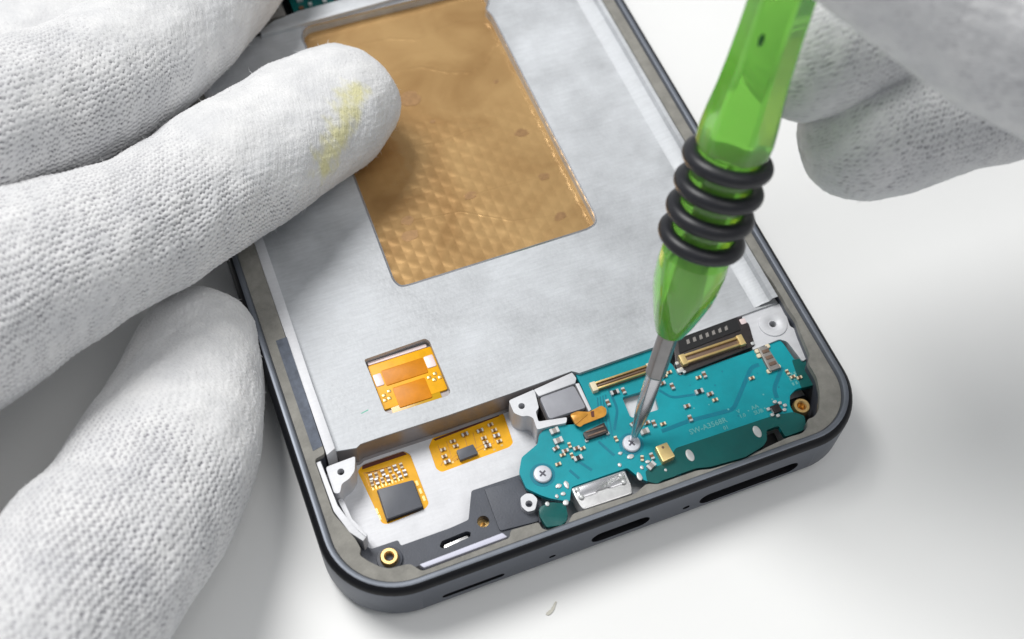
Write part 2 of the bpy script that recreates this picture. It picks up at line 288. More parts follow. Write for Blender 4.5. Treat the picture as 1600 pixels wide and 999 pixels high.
# ------------------------------------------------------------------ object helpers
COL = scene.collection
def wloc(o):
    v = Vector((0, 0, 0))
    while o is not None:
        v = v + o.location; o = o.parent
    return v
def tag(o, label=None, cat=None, group=None, kind=None):
    if label: o['label'] = label
    if cat: o['category'] = cat
    if group: o['group'] = group
    if kind: o['kind'] = kind
    return o
def empty(name, loc_mm):
    o = bpy.data.objects.new(name, None); o.empty_display_size = 0.3
    COL.objects.link(o); o.location = Vector(loc_mm) * S
    return o
def link(name, me, parent=None, loc_mm=(0, 0, 0), rotz=0.0):
    o = bpy.data.objects.new(name, me); COL.objects.link(o)
    if parent is not None: o.parent = parent
    o.location = Vector(loc_mm) * S - (wloc(parent) if parent is not None else Vector((0, 0, 0)))
    o.rotation_euler = (0, 0, rotz)
    return o
def bm_mesh(name, bm, mats, smooth=None):
    for v in bm.verts: v.co *= S
    bmesh.ops.recalc_face_normals(bm, faces=bm.faces)
    me = bpy.data.meshes.new(name); bm.to_mesh(me); bm.free()
    for k in (mats if isinstance(mats, (list, tuple)) else [mats]): me.materials.append(MATS[k])
    if smooth is not None:
        for pl in me.polygons: pl.use_smooth = True
        me.set_sharp_from_angle(angle=math.radians(smooth))
    return me
def round_poly(pts, r, n=4):
    out = []; L_ = len(pts)
    for i in range(L_):
        p0, p1, p2 = Vector(pts[i - 1]), Vector(pts[i]), Vector(pts[(i + 1) % L_])
        a, b = p0 - p1, p2 - p1
        rr = min(r, a.length * 0.45, b.length * 0.45)
        if rr < 1e-4: out.append(tuple(p1)); continue
        a = p1 + a.normalized() * rr; b = p1 + b.normalized() * rr
        for k in range(n + 1):
            t = k / n
            out.append(tuple(a * (1 - t) ** 2 + p1 * 2 * t * (1 - t) + b * t * t))
    return out
def prism_bm(outer, z0, z1, holes=(), bevel=0.0, seg=2, bm=None, mi=0, bottom=False, hole_mi=None):
    bm = bm or bmesh.new()
    if not holes:
        top = [bm.verts.new((x, y, z1)) for x, y in outer]
        bot = [bm.verts.new((x, y, z0)) for x, y in outer]
        f = bm.faces.new(top); f.material_index = mi
        n = len(top)
        for i in range(n):
            g = bm.faces.new((top[i], bot[i], bot[(i + 1) % n], top[(i + 1) % n])); g.material_index = mi
        if bottom: bm.faces.new(bot[::-1]).material_index = mi
        if bevel > 0:
            bmesh.ops.bevel(bm, geom=list(f.edges), offset=bevel, segments=seg, affect='EDGES', profile=0.6, clamp_overlap=True)
        return bm
    loops = [outer] + list(holes); edges = []
    for li, lp in enumerate(loops):
        t = [bm.verts.new((x, y, z1)) for x, y in lp]; b = [bm.verts.new((x, y, z0)) for x, y in lp]
        n = len(t)
        for i in range(n):
            g = bm.faces.new((t[i], b[i], b[(i + 1) % n], t[(i + 1) % n])); g.material_index = hole_mi if (li and hole_mi is not None) else mi
            edges.append(bm.edges.get((t[i], t[(i + 1) % n])))
    r = bmesh.ops.triangle_fill(bm, use_beauty=True, edges=edges, normal=(0, 0, 1))
    for g in r['geom']:
        if isinstance(g, bmesh.types.BMFace): g.material_index = mi
    return bm
def prism(name, outer, z0, z1, m, parent, holes=(), bevel=0.0, seg=2):
    return shape(name, prism_bm(outer, z0, z1, holes, bevel, seg), m, parent)
def shape(name, bm, m, parent, smooth=40):
    """bm holds world millimetres; the part hangs on its parent without an offset of its own"""
    me = bm_mesh(name, bm, m, smooth)
    if parent is not None: me.transform(Matrix.Translation(-wloc(parent)))
    o = bpy.data.objects.new(name, me); COL.objects.link(o); o.parent = parent
    return o
def rect(x0, y0, x1, y1): return [(x0, y0), (x1, y0), (x1, y1), (x0, y1)]
def circle(cx, cy, r, n=20, sx=1.0): return [(cx + r * sx * math.cos(2 * math.pi * i / n), cy + r * math.sin(2 * math.pi * i / n)) for i in range(n)]
def loft(bm, loops, closed=True, mi=0):
    rows = [[bm.verts.new(p) for p in lp] for lp in loops]
    for a, b in zip(rows, rows[1:]):
        n = len(a)
        for i in range(n if closed else n - 1):
            f = bm.faces.new((a[i], a[(i + 1) % n], b[(i + 1) % n], b[i])); f.material_index = mi
    return rows
def lathe_bm(cx, cy, prof, n=24, bm=None, mi=0):
    bm = bm or bmesh.new()
    loops = [[(cx + r * math.cos(2 * math.pi * i / n), cy + r * math.sin(2 * math.pi * i / n), z) for i in range(n)] for r, z in prof]
    rows = loft(bm, loops, mi=mi)
    return bm
def offset_poly(pts, d):
    """grow (d > 0) or shrink a simple polygon"""
    area = sum(pts[i - 1][0] * pts[i][1] - pts[i][0] * pts[i - 1][1] for i in range(len(pts)))
    sg = 1 if area > 0 else -1
    out = []
    for i in range(len(pts)):
        a, b, c = Vector(pts[i - 1]), Vector(pts[i]), Vector(pts[(i + 1) % len(pts)])
        n1 = Vector(((b - a).y, -(b - a).x)).normalized() * sg; n2 = Vector(((c - b).y, -(c - b).x)).normalized() * sg
        v = n1 + n2
        v = v / max(0.35, v.dot(n1) + 1e-9) if v.length > 1e-6 else n1
        out.append(tuple(b + v * d))
    return out

# ------------------------------------------------------------------ table
bm = bmesh.new()
prism_bm(rect(-1500, -1200, 1700, 1800), ZT - 25, ZT, bm=bm)
table = shape('table', bm, 'table_white', None)
tag(table, kind='structure', label='smooth white table top under the phone')

# ------------------------------------------------------------------ phone
phone = empty('phone', (39, 80, ZT))
tag(phone, 'opened dark grey smartphone without its back cover, circuit boards and gold sheet showing', 'phone')

def rr_loop(inset, z, n=14):
    r = max(10.6 - inset, 0.5); q = max(9.2 - inset, 0.5); x0, x1, y0, y1 = inset, PW - inset, inset, PL - inset
    out = []
    for cx, cy, a0, r in ((x1 - q, y0 + q, -90, q), (x1 - r, y1 - r, 0, r), (x0 + r, y1 - r, 90, r), (x0 + r, y0 + r, 180, r)):
        for k in range(n + 1):
            a = math.radians(a0 + 90 * k / n)
            out.append((cx + r * math.cos(a), cy + r * math.sin(a), z))
    return out
# outer frame: rolled rim, dark reflection painted as a black band, metal side; the flat lower side carries the port openings
bm = bmesh.new()
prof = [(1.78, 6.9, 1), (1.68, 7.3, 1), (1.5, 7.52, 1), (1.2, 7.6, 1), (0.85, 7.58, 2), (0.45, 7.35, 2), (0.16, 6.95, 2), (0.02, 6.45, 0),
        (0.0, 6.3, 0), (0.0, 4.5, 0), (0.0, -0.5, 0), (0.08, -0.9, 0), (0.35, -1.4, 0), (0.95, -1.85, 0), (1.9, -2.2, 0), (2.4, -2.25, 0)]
loops = [rr_loop(i, z) for i, z, _ in prof]
rows = [[bm.verts.new(p) for p in lp] for lp in loops]
nl = len(rows[0])
for j in range(len(rows) - 1):
    for i in range(nl):
        if j == 9 and i == nl - 1: continue            # opening for the port wall
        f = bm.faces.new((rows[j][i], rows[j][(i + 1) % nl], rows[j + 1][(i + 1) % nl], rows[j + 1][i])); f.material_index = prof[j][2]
def slot(x0, x1, zc, h, n=8):
    r = h / 2
    return [(x1 - r + r * math.cos(a), zc + r * math.sin(a)) for a in [math.radians(-90 + 180 * k / n) for k in range(n + 1)]] + \
           [(x0 + r + r * math.cos(a), zc + r * math.sin(a)) for a in [math.radians(90 + 180 * k / n) for k in range(n + 1)]]
ports = [('antenna_slot', slot(13.3, 22.2, 1.2, 1.15)), ('microphone_hole', slot(28.7, 29.7, 1.3, 0.8)), ('charging_opening', slot(34.9, 43.7, 2.05, 3.0)),
         ('pinhole', slot(48.9, 50.0, 1.2, 0.95)), ('speaker_opening', slot(51.4, 67.0, 1.75, 3.1))]
wall = bmesh.new()
prism_bm([(10.6, -0.5), (PW - 9.2, -0.5), (PW - 9.2, 4.5), (10.6, 4.5)], -1.3, 0.0, holes=[pp for _, pp in ports], bm=wall, hole_mi=2)  # hole walls painted black in place of shade inside the ports
for v in wall.verts: v.co = Vector((v.co.x, -v.co.z, v.co.y))
tmp = bpy.data.meshes.new('tmp'); wall.to_mesh(tmp); wall.free(); bm.from_mesh(tmp)
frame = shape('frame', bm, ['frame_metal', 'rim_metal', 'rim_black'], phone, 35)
frame['label'] = 'slate grey metal frame with a dark reflection painted as a black band'
for nm, pp in ports:
    b = bmesh.new()
    vsx = [b.verts.new((x, 1.25, z)) for x, z in offset_poly(pp, 0.15)]
    b.faces.new(vsx)
    shape(nm, b, 'void_black', frame)

# cavity polygon: lower outline measured, straight long sides, far end at the top
cav = list(G['cavity'])
cavity = cav + [(75.2, 29.0), (74.75, 60.0), (74.65, 150.0), (70, 155), (10, 155), (4.66, 150), (4.62, 60.0)]
# note: the outline runs bottom-left -> bottom-right -> up the right side -> top -> left side
bm = bmesh.new()
outer = [(x, y) for x, y, _ in rr_loop(1.8, 0)]
prism_bm(outer, 6.0, ZL, holes=[round_poly(cavity, 0.5, 3)], bm=bm)
ledge = shape('ledge', bm, 'ledge_grey', phone, 30)
ledge['label'] = 'matt grey glue ledge inside the rim'
bm = bmesh.new()
lo = round_poly(cavity, 0.5, 3)
loft(bm, [[(x, y, 6.0) for x, y in offset_poly(lo, 0.0)], [(x, y, ZF - 1.2) for x, y in lo]])
shape('cavity_wall', bm, 'black_plastic', phone, 30)
prism('side_strip', G['dark_strip'], ZL - 0.2, ZL + 0.05, 'strip_dark', phone)['label'] = 'dark grey rough strip on the left ledge'

# bright rails along the two long sides
prism('rail', [(4.72, 22.6), (6.1, 23.2), (6.0, 34), (6.15, 52), (6.1, 98), (4.8, 98), (4.66, 52)], ZF, ZL - 0.25, 'white_metal', phone, bevel=0.12)
bm = bmesh.new()
loft(bm, [[(75.2, 23.9, 6.6), (74.9, 60, 6.6), (74.8, 99, 6.6)], [(74.3, 23.9, 6.6), (74.1, 60, 6.6), (74.0, 99, 6.6)], [(73.9, 23.9, 5.95), (73.7, 60, 5.95), (73.6, 99, 5.95)],
          [(72.6, 23.9, 5.8), (72.3, 60, 5.8), (72.2, 99, 5.8)], [(72.2, 23.9, 5.55), (71.9, 60, 5.55), (71.8, 99, 5.55)], [(71.4, 23.9, 5.38), (71.1, 60, 5.38), (71.0, 99, 5.38)]], closed=False)
shape('rail', bm, 'cast_metal', phone, 30)

# main plate with its two openings
step = G['plate_step']
plate_outline = step + [(75.2, 24.0), (74.9, 60), (74.8, 102.0), (4.9, 102.0), (4.9, 60), (4.9, 24.2)]
cut = round_poly(G['cutout'][:-3] + [(55.7, 93.2), (55.2, 94.9), (56.4, 96.5), (56.4, 101.0)], 0.6, 3)
kwin = round_poly(G['kapton_window'], 0.3, 3)
bm = bmesh.new()
prism_bm(plate_outline, 2.9, ZP, holes=[cut, kwin], bm=bm)
plate = shape('plate', bm, 'cast_metal', phone, 30)
plate['label'] = 'silver cast metal plate around the gold sheet'
# step wall down to the floor
bm = bmesh.new()
loft(bm, [[(x, y - 0.02, ZP - 0.25) for x, y in step[:7]], [(x, y - 0.12, ZP - 1.1) for x, y in step[:7]], [(x, y - 0.12, ZF + 0.3) for x, y in step[:7]], [(x, y - 0.45, ZF) for x, y in step[:7]]], closed=False)
shape('step_wall', bm, 'wall_metal', phone, 30)
# thin bright lip along the opening's lower edge
bm = bmesh.new()
loft(bm, [[(x, y, ZP - .25) for x, y in offset_poly(cut, -0.04)], [(x, y, ZP + .07) for x, y in offset_poly(cut, 0.0)], [(x, y, ZP + .09) for x, y in offset_poly(cut, 0.16)], [(x, y, ZP - .02) for x, y in offset_poly(cut, 0.32)]])
shape('edge_lip', bm, 'steel', phone, 30)

# gold sheet lying in the opening, gently waved
bm = bmesh.new()
gx, gy = np.linspace(21.5, 57.5, 60), np.linspace(44.5, 102.5, 96)
def gz(x, y):
    return 3.75 + 0.06 * math.sin(x * 0.22 + y * 0.07) + 0.05 * math.sin(y * 0.19 - x * 0.11 + 1.0) + 0.012 * math.sin(x * 0.5 + y * 0.33)
rows = [[bm.verts.new((x, y, gz(x, y))) for x in gx] for y in gy]
for a, b in zip(rows, rows[1:]):
    for i in range(len(a) - 1): bm.faces.new((a[i], a[i + 1], b[i + 1], b[i]))
gold = shape('gold_sheet', bm, 'gold_film', phone, 60)
gold['label'] = 'dimpled gold heat sheet'
for pts_, w_, h_ in ((G['crease1'], .9, .16), (G['crease2'], .55, .10), (G['crease3'], .5, .12), (G['crease4'], .8, .14), (G['crease5'], .45, .09)):
    bm = bmesh.new(); Q = []
    for i in range(len(pts_) - 1):
        for t in np.linspace(0, 1, 8, endpoint=False): Q.append(Vector(pts_[i]) * (1 - t) + Vector(pts_[i + 1]) * t)
    Q.append(Vector(pts_[-1])); L0, L1, L2 = [], [], []
    for i, q in enumerate(Q):
        d = (Q[min(i + 1, len(Q) - 1)] - Q[max(i - 1, 0)]).normalized(); n = Vector((-d.y, d.x)); f_ = math.sin(math.pi * min(1, (i + .5) / len(Q) * 1.0)) ** .5 * (.7 + .3 * math.sin(i * 1.7))
        a_, b_ = q + n * w_ * .3, q - n * w_ * .7
        L0.append((a_.x, a_.y, gz(a_.x, a_.y) - .02)); L1.append((q.x, q.y, gz(q.x, q.y) + h_ * f_)); L2.append((b_.x, b_.y, gz(b_.x, b_.y) - .02))
    loft(bm, [L0, L1, L2], closed=False)
    shape('crease', bm, 'gold_film', gold, 60)
for x, y, r_ in G['spots']:
    shape('scuff', prism_bm([(x + r_ * 1.4 * math.cos(q) * random.uniform(.7, 1.1), y + r_ * math.sin(q) * random.uniform(.7, 1.1)) for q in [2 * math.pi * j / 14 for j in range(14)]], gz(x, y) - .1, gz(x, y) + .035), 'film_scuff', gold)

# cross bar and the main board beyond it
prism('crossbar', [(17, 101.2), (74.5, 102.6), (74.5, 105.2), (24.5, 104.6), (20, 103.6), (17, 102.6)], ZP - 1, ZP + 0.9, 'cast_metal', phone, bevel=0.25)
mb = prism('main_board', rect(24, 105.4, 74, 152), 3.0, 4.6, 'pcb_green', phone)
mb['label'] = 'edge of the green main board beyond the crossbar'
prism('camera_well', rect(5, 104.6, 24, 152), 1.0, 2.2, 'void_black', phone)
for i in range(16):
    x, y = 25 + (i % 8) * 2.1 + random.uniform(-.3, .3), 106.3 + (i // 8) * 1.6 + random.uniform(-.2, .2)
    prism('capacitor', rect(x, y, x + random.uniform(.5, 1.1), y + random.uniform(.5, .8)), 4.5, 5.1, 'solder' if i % 3 else 'part_brown', mb)
prism('shield_can', rect(18.6, 105.2, 22.4, 110), 2.2, 5.4, 'part_grey', phone, bevel=0.2)

# display flex in the small window
wx, wy = 14.25, 26.2
kf = prism('display_flex', rect(wx - .4, wy - .6, wx + 10.2, wy + 10.2), 3.4, 4.0, 'wall_metal', phone)
kf['label'] = 'amber display ribbon in the small plate window'
def kp(n, x0, y0, x1, y1, z, m, bev=0.06): return prism(n, round_poly(rect(wx + x0, wy + y0, wx + x1, wy + y1), 0.2, 2), z - 0.4, z, m, kf, bevel=bev)
kp('ribbon', 0.2, 1.4, 9.8, 8.9, 4.35, 'amber_film')
kp('ribbon_tail', 1.2, -0.4, 8.6, 1.6, 4.30, 'olive_film')
kp('label_bar', 0.3, 8.95, 9.3, 9.5, 4.45, 'pink_white')
kp('ribbon_panel', 1.75, 4.9, 8.1, 7.5, 4.48, 'orange_film')
kp('ribbon_panel', 2.4, 0.9, 7.3, 4.3, 4.46, 'orange_film')
kp('pad', 0.35, 5.2, 1.55, 7.2, 4.5, 'pink_white'); kp('pad', 8.2, 5.5, 9.6, 7.5, 4.5, 'pink_white')
for x0, y0 in ((0.6, 3.3), (1.5, 3.7), (1.2, 2.6), (0.5, 2.5), (7.6, 3.8), (8.6, 4.1), (8.2, 3.2), (9.1, 3.3)):
    kp('contact', x0, y0, x0 + .62, y0 + .55, 4.5, 'gold_plate', 0.15)
bm = prism_bm(round_poly([(11.2, 27.6), (12.3, 27.8), (12.25, 27.95), (11.1, 27.72)], .03), ZP, ZP + 0.012)
shape('pen_mark', bm, 'mark_green', phone)

# floor of the lower bay with two openings
fA, fB = round_poly(G['flexA'], 0.3, 3), round_poly(G['flexB'], 0.3, 3)
fl = [(2.8, 23.6), (2.9, 13.5), (5, 8), (11, 2), (30, 1), (72, 1), (76, 8), (76, 23.8)]
bm = bmesh.new(); prism_bm(fl, ZF - 0.6, ZF, holes=[offset_poly(fA, 0.12), offset_poly(fB, 0.12)], bm=bm)
shape('bay_floor', bm, 'white_metal', phone, 30)['label'] = 'white metal floor of the lower bay'
def passive_mesh(name, l, w, h, body, ends, e=0.28):
    bm = bmesh.new()
    prism_bm(rect(-l / 2 + l * e, -w / 2 * .94, l / 2 - l * e, w / 2 * .94), 0, h * .94, bm=bm, mi=0)
    for sg in (-1, 1):
        x0, x1 = sorted((sg * l / 2, sg * (l / 2 - l * e)))
        prism_bm(rect(x0, -w / 2, x1, w / 2), 0, h, bm=bm, mi=1)
    return bm_mesh(name, bm, [body, ends])
PM = {'a': passive_mesh('capacitor', 0.95, 0.5, 0.42, 'part_brown', 'solder'), 'b': passive_mesh('capacitor_small', 0.8, 0.42, 0.34, 'part_brown', 'cream_plastic'),
      'c': passive_mesh('resistor', 1.25, 0.65, 0.4, 'chip_side', 'solder'), 'd': passive_mesh('inductor', 1.3, 0.8, 0.5, 'part_grey', 'solder')}
def passive(kind, x, y, z, parent, rot=0.0, name='capacitor'): return link(name, PM[kind], parent, (x, y, z), rot)

for nm, poly, lab in (('A', fA, 'orange ribbon circuit with a large black chip'), ('B', fB, 'orange ribbon circuit with a small chip and many tiny parts')):
    f = prism('flex_circuit', offset_poly(poly, 0.3), ZF - 1.0, ZF - 0.22, 'flex_orange', phone); f['label'] = lab
    ring = bmesh.new()
    top = [(x, y) for x, y in poly if y > (20.9 if nm == 'A' else 21.4)]
    ymax = max(y for x, y in poly)
    for i in range(7):
        if nm == 'A': tr = [(9.0 + i * .12, 21.2 - i * .1), (9.1 + i * .9, 20.95 - i * .03), (9.15 + i * .9, 18.9)]
        else: tr = [(19.6 + i * .5, 18.3 + .1 * (i % 2)), (20.2 + i * 1.3, 19.0 + .2 * (i % 3)), (20.3 + i * 1.35, 21.6)]
        bm = bmesh.new(); rows_ = []
        for (ax, ay), (bx_, by_) in zip(tr, tr[1:]):
            d = Vector((bx_ - ax, by_ - ay)); n = Vector((-d.y, d.x)).normalized() * .05
            prism_bm([(ax + n.x, ay + n.y), (bx_ + n.x, by_ + n.y), (bx_ - n.x, by_ - n.y), (ax - n.x, ay - n.y)], ZF - .3, ZF - .205 - .002 * len(rows_), bm=bm); rows_.append(1)
        shape('copper_track', bm, 'flex_brown', f)
    if nm == 'A':
        prism('flex_edge', [(9.0, 21.7), (15.7, 21.7), (15.3, 22.3), (9.2, 22.3)], ZF - 0.4, ZF - 0.19, 'flex_edge', f)
        bm = prism_bm(round_poly(G['chipA'], 0.15, 2), ZF - 0.3, ZF + 0.9, bevel=0.1)
        shape('chip', bm, 'chip_black', f)['label'] = 'large square black chip'
        bm = prism_bm(offset_poly(G['chipA'], 0.12), ZF - 0.3, ZF + 0.35)
        shape('chip_base', bm, 'chip_side', f)
        for i, (x, y) in enumerate(G['fa']):
            passive('ab'[i % 2], x, y - 0.15, ZF - 0.22, f, math.pi / 2 + random.uniform(-.06, .06))
        for i in range(10):
            bm = prism_bm(rect(9.4 + i * .48, 18.15, 9.62 + i * .48, 18.75), ZF - 0.3, ZF - 0.19)
            shape('contact', bm, 'gold_plate', f)
        for x0, y0 in ((8.8, 14.6), (8.85, 13.6), (15.45, 15.3), (15.4, 16.6), (15.55, 14.1)):
            bm = prism_bm(round_poly(rect(x0, y0, x0 + .36, y0 + .8), .1), ZF - 0.3, ZF - 0.19); shape('contact', bm, 'gold_plate', f)
    else:
        prism('flex_edge', [(20.2, 22.3), (30.2, 22.75), (30.3, 23.1), (20.0, 22.6)], ZF - 0.4, ZF - 0.19, 'flex_edge', f)
        bm = prism_bm(round_poly(G['chipB'], 0.1, 2), ZF - 0.3, ZF + 0.6, bevel=0.08)
        shape('chip', bm, 'chip_black', f)['label'] = 'small grey chip'
        for i, (x, y) in enumerate(G['fb']):
            passive('abb'[i % 3], x, y, ZF - 0.22, f, random.uniform(-.06, .06))
        for i in range(7):
            x0, y0 = 21.2 + i * 1.25, 18.1 + .3 * math.sin(i * 2.1)
            bm = prism_bm(rect(x0, y0, x0 + .35, y0 + .3), ZF - 0.3, ZF - 0.19); shape('contact', bm, 'gold_plate', f)

# black antenna cover
bk = round_poly(G['black'], 0.25, 2)
sw = round_poly(G['slot_win'], 0.2, 2)
hx, hy = G['plastic_hole'][0]
bm = bmesh.new(); prism_bm(bk, ZF - 0.3, ZK, holes=[sw, circle(hx, hy, 0.85, 16)], bm=bm)
cover = shape('antenna_cover', bm, 'black_plastic', phone, 30); cover['label'] = 'black plastic antenna cover in the lower left bay'
shape('cover_panel', prism_bm(round_poly(G['black_panel'], 0.3, 2), ZK - .2, ZK + 0.3, bevel=0.1), 'black_plastic', cover)
shape('contact_spring', prism_bm(round_poly([(15.7, 5.75), (19.3, 6.0), (19.3, 6.55), (15.8, 6.35)], .15), 1.2, 2.3, bevel=.1), 'usb_steel', cover)
shape('slot_floor', prism_bm(offset_poly(sw, .2), 0.9, 1.2), 'void_black', cover)
bm = lathe_bm(hx, hy, [(0.85, 1.6), (0.4, 1.6), (0.4, 1.0), (0.01, 1.0)], 16); shape('insert', bm, 'brass', cover)
prism('foam_strip', round_poly(offset_poly(G['lavender'], -0.05), 0.15, 2), ZL - 2.0, ZL - 0.4, 'lavender_tape', phone, bevel=0.1)['label'] = 'pale lavender foam strip'
shape('strip_seat', prism_bm(offset_poly(G['lavender'], 0.42), ZF, ZL - 2.2), 'rim_black', phone)

# screw posts
bh = G['boss_holes']
def post(poly, hole, r, z1, ring=None):
    bm = bmesh.new(); prism_bm(poly, ZF - .2, z1, holes=[circle(hole[0], hole[1], r, 16)], bm=bm)
    o = shape('screw_post', bm, 'white_metal', phone, 30)
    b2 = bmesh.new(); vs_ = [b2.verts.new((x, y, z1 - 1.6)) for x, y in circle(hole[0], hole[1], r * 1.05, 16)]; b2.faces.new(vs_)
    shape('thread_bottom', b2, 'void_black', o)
    if ring:
        shape('collar', lathe_bm(hole[0], hole[1], [(ring, z1 - .02), (ring - .08, z1 + .18), (ring - .5, z1 + .22), (r + .3, z1 + .12), (r, z1 - .1)], 28), 'white_metal', o)
    return o
post(round_poly(G['boss_bl'], 0.35, 3), bh[0], 0.5, ZB)
post(round_poly(G['boss_mid'], 0.3, 3), bh[1], 0.48, ZB)
post(round_poly(G['boss_br'], 0.35, 3), bh[2], 0.55, ZB - 0.3, ring=2.2)
post(round_poly(G['small_boss'], 0.3, 3), bh[3], 0.5, ZC - 0.4)
# low white kerb round the lower left pocket
prism('pocket_kerb', [(3.05, 22.2), (3.75, 22.2), (3.85, 15.2), (4.9, 11.6), (6.2, 9.6), (5.6, 9.2), (4.3, 11.0), (3.2, 14.6)], ZF, ZL - 0.5, 'white_metal', phone, bevel=.1)
prism('pocket_kerb', round_poly([(4.3, 17.2), (5.0, 17.2), (5.3, 13.8), (6.6, 11.0), (6.1, 10.6), (4.8, 13.2)], .2), ZF, 3.6, 'white_metal', phone, bevel=.15)

# vibration motor in its bracket
vm = prism('vibration_motor', round_poly(G['vib'], 0.45, 3), ZF, ZB + 0.3, 'motor_grey', phone, bevel=0.18); vm['label'] = 'small grey vibration motor block'
shape('motor_tray', prism_bm(round_poly(offset_poly(G['vib'], 0.3), .4, 2), ZF, ZB - 0.45), 'dark_connector', vm)
shape('bracket', prism_bm(round_poly(G['vib_top_strip'], .15, 2), ZF, ZB, bevel=.1), 'white_metal', vm)
shape('bracket', prism_bm(G['vib_right_strip'], ZC - .2, ZB + .1, bevel=.05), 'white_metal', vm)

# circuit board
hole = round_poly(G['pcb_hole'], 0.35, 3)
bm = bmesh.new(); prism_bm(round_poly(G['pcb'], 0.3, 2), ZC - 0.75, ZC, holes=[hole], bm=bm)
pcb = shape('circuit_board', bm, 'pcb_teal', phone, 30); pcb['label'] = 'teal green charging board with chips and connectors'
shape('hole_floor', prism_bm(offset_poly(hole, 0.4), ZC - 2.2, ZC - 1.2), 'white_metal', pcb)
for k, m_ in (('pcb_dark', 'pcb_green'), ('pcb_dark2', 'pcb_green'), ('pcb_dark3', 'pcb_green')):
    shape('bare_patch', prism_bm(round_poly(offset_poly(G[k], .3), .3, 2), ZC - .8, ZC + (0.05 if k.endswith('3') else 0.03)), m_, pcb)
shape('board_tab', prism_bm(round_poly(G['pcb_tab'], .4, 3), ZC - .9, ZC, bevel=.12), 'pcb_green', pcb)
def ribbon(pts, w, z):
    bm = bmesh.new(); P2 = [Vector(q) for q in pts]
    # rounded polyline
    Q = []
    for i, q in enumerate(P2):
        if 0 < i < len(P2) - 1:
            a = q + (P2[i - 1] - q).normalized() * min(.8, (P2[i - 1] - q).length * .4); b = q + (P2[i + 1] - q).normalized() * min(.8, (P2[i + 1] - q).length * .4)
            for t in (0, .25, .5, .75, 1): Q.append(a * (1 - t) ** 2 + q * 2 * t * (1 - t) + b * t * t)
        else: Q.append(q)
    Lp, Rp = [], []
    for i, q in enumerate(Q):
        d = (Q[min(i + 1, len(Q) - 1)] - Q[max(i - 1, 0)]).normalized(); n = Vector((-d.y, d.x)) * w / 2
        Lp.append(tuple(q + n)); Rp.append(tuple(q - n))
    return prism_bm(Lp + Rp[::-1], z - .1, z)
for i in range(1, 8): shape('trace', ribbon(G['trace%d' % i], 0.62 if i < 3 else 0.4, ZC + 0.015), 'pcb_trace', pcb)
for i in range(4): shape('trace', ribbon([(41.5 + i * .55, 12.2), (42.4 + i * .5, 15.2), (43.6 + i * .42, 18.6)], 0.2, ZC + 0.012), 'pcb_trace', pcb)

def bar_connector(poly, z, body, ends, gold, parent):
    """long board-to-board socket: raised rim, centre channel, end caps"""
    x0, x1 = min(q[0] for q in poly), max(q[0] for q in poly); y0, y1 = min(q[1] for q in poly), max(q[1] for q in poly)
    o = prism('connector', rect(x0, y0, x1, y1), z, z + .35, body, parent, bevel=.05)
    for a, b in ((y0 + .05, y0 + .34), (y1 - .34, y1 - .05)):
        shape('contact_row', prism_bm(rect(x0 + .5, a, x1 - .5, b), z, z + .75, bevel=.08), gold, o)
    shape('tongue', prism_bm(rect(x0 + .9, (y0 + y1) / 2 - .12, x1 - .9, (y0 + y1) / 2 + .12), z, z + .6, bevel=.05), body, o)
    for a, b in ((x0 - .1, x0 + .75), (x1 - .75, x1 + .1)):
        shape('end_cap', prism_bm(rect(a, y0 - .08, b, y1 + .08), z, z + .82, bevel=.1), ends, o)
    return o
c2 = bar_connector([(43.3, 19.45), (52.9, 20.75)], ZC, 'brown_connector', 'cream_plastic', 'gold_plate', pcb); c2['label'] = 'slim tan ribbon socket'
df = prism('display_plug', round_poly(G['conn_flex'], .3, 2), ZC - .2, ZC + .5, 'dark_connector', pcb, bevel=.1); df['label'] = 'dark display plug with gold rim'
shape('plug_step', prism_bm(round_poly(offset_poly(G['slot_black'], .05), .2, 2), ZC, ZC + .62), 'void_black', df)
for i in range(7):
    x0 = 59.3 + i * 1.05
    shape('print_mark', prism_bm([(x0, 21.75 + i * .02), (x0 + .5, 21.8 + i * .02), (x0 + .62, 22.5 + i * .02), (x0 + .16, 22.45)], ZC + .5, ZC + .635), 'part_grey', df)
y0_, y1_ = 18.6, 20.2
cg = shape('plug_shell', prism_bm(round_poly(rect(57.1, y0_, 67.2, y1_), .25, 2), ZC + .4, ZC + .85, bevel=.06), 'brown_connector', df)
for a, b in ((y0_ + .05, y0_ + .42), (y1_ - .42, y1_ - .05)):
    shape('contact_row', prism_bm(rect(57.8, a, 66.5, b), ZC + .5, ZC + 1.2, bevel=.1), 'gold_plate', df)
for a, b in ((57.0, 57.9), (66.4, 67.3)):
    shape('end_cap', prism_bm(rect(a, y0_ - .05, b, y1_ + .05), ZC + .5, ZC + 1.28, bevel=.12), 'gold_can', df)
for x0, y0, w, h in ((56.0, 17.9, 1.0, .7), (56.7, 17.6, .5, .4), (56.3, 19.2, .5, .5), (68.2, 18.3, .6, .5), (68.4, 22.0, .9, .9)):
    shape('solder_tab', prism_bm(round_poly(rect(x0, y0, x0 + w, y0 + h), .15), ZC, ZC + .56, bevel=.08), 'solder' if y0 < 21 else 'pink_white', df)
cx = prism('antenna_socket', round_poly(G['coax'], .15, 2), ZC, ZC + .6, 'part_grey', pcb, bevel=.1)
for a, b in ((68.3, 17.0), (70.1, 17.2), (68.4, 13.4), (70.0, 13.6), (68.2, 16.2)): shape('solder_tab', prism_bm(round_poly(rect(a, b, a + .7, b + .6), .15), ZC, ZC + .3, bevel=.08), 'cream_plastic', cx)
for i in range(3): shape('spring', prism_bm(rect(69.1, 14.2 + i * 1.1, 70.2, 14.75 + i * 1.1), ZC + .5, ZC + .74, bevel=.1), 'brown_connector', cx)
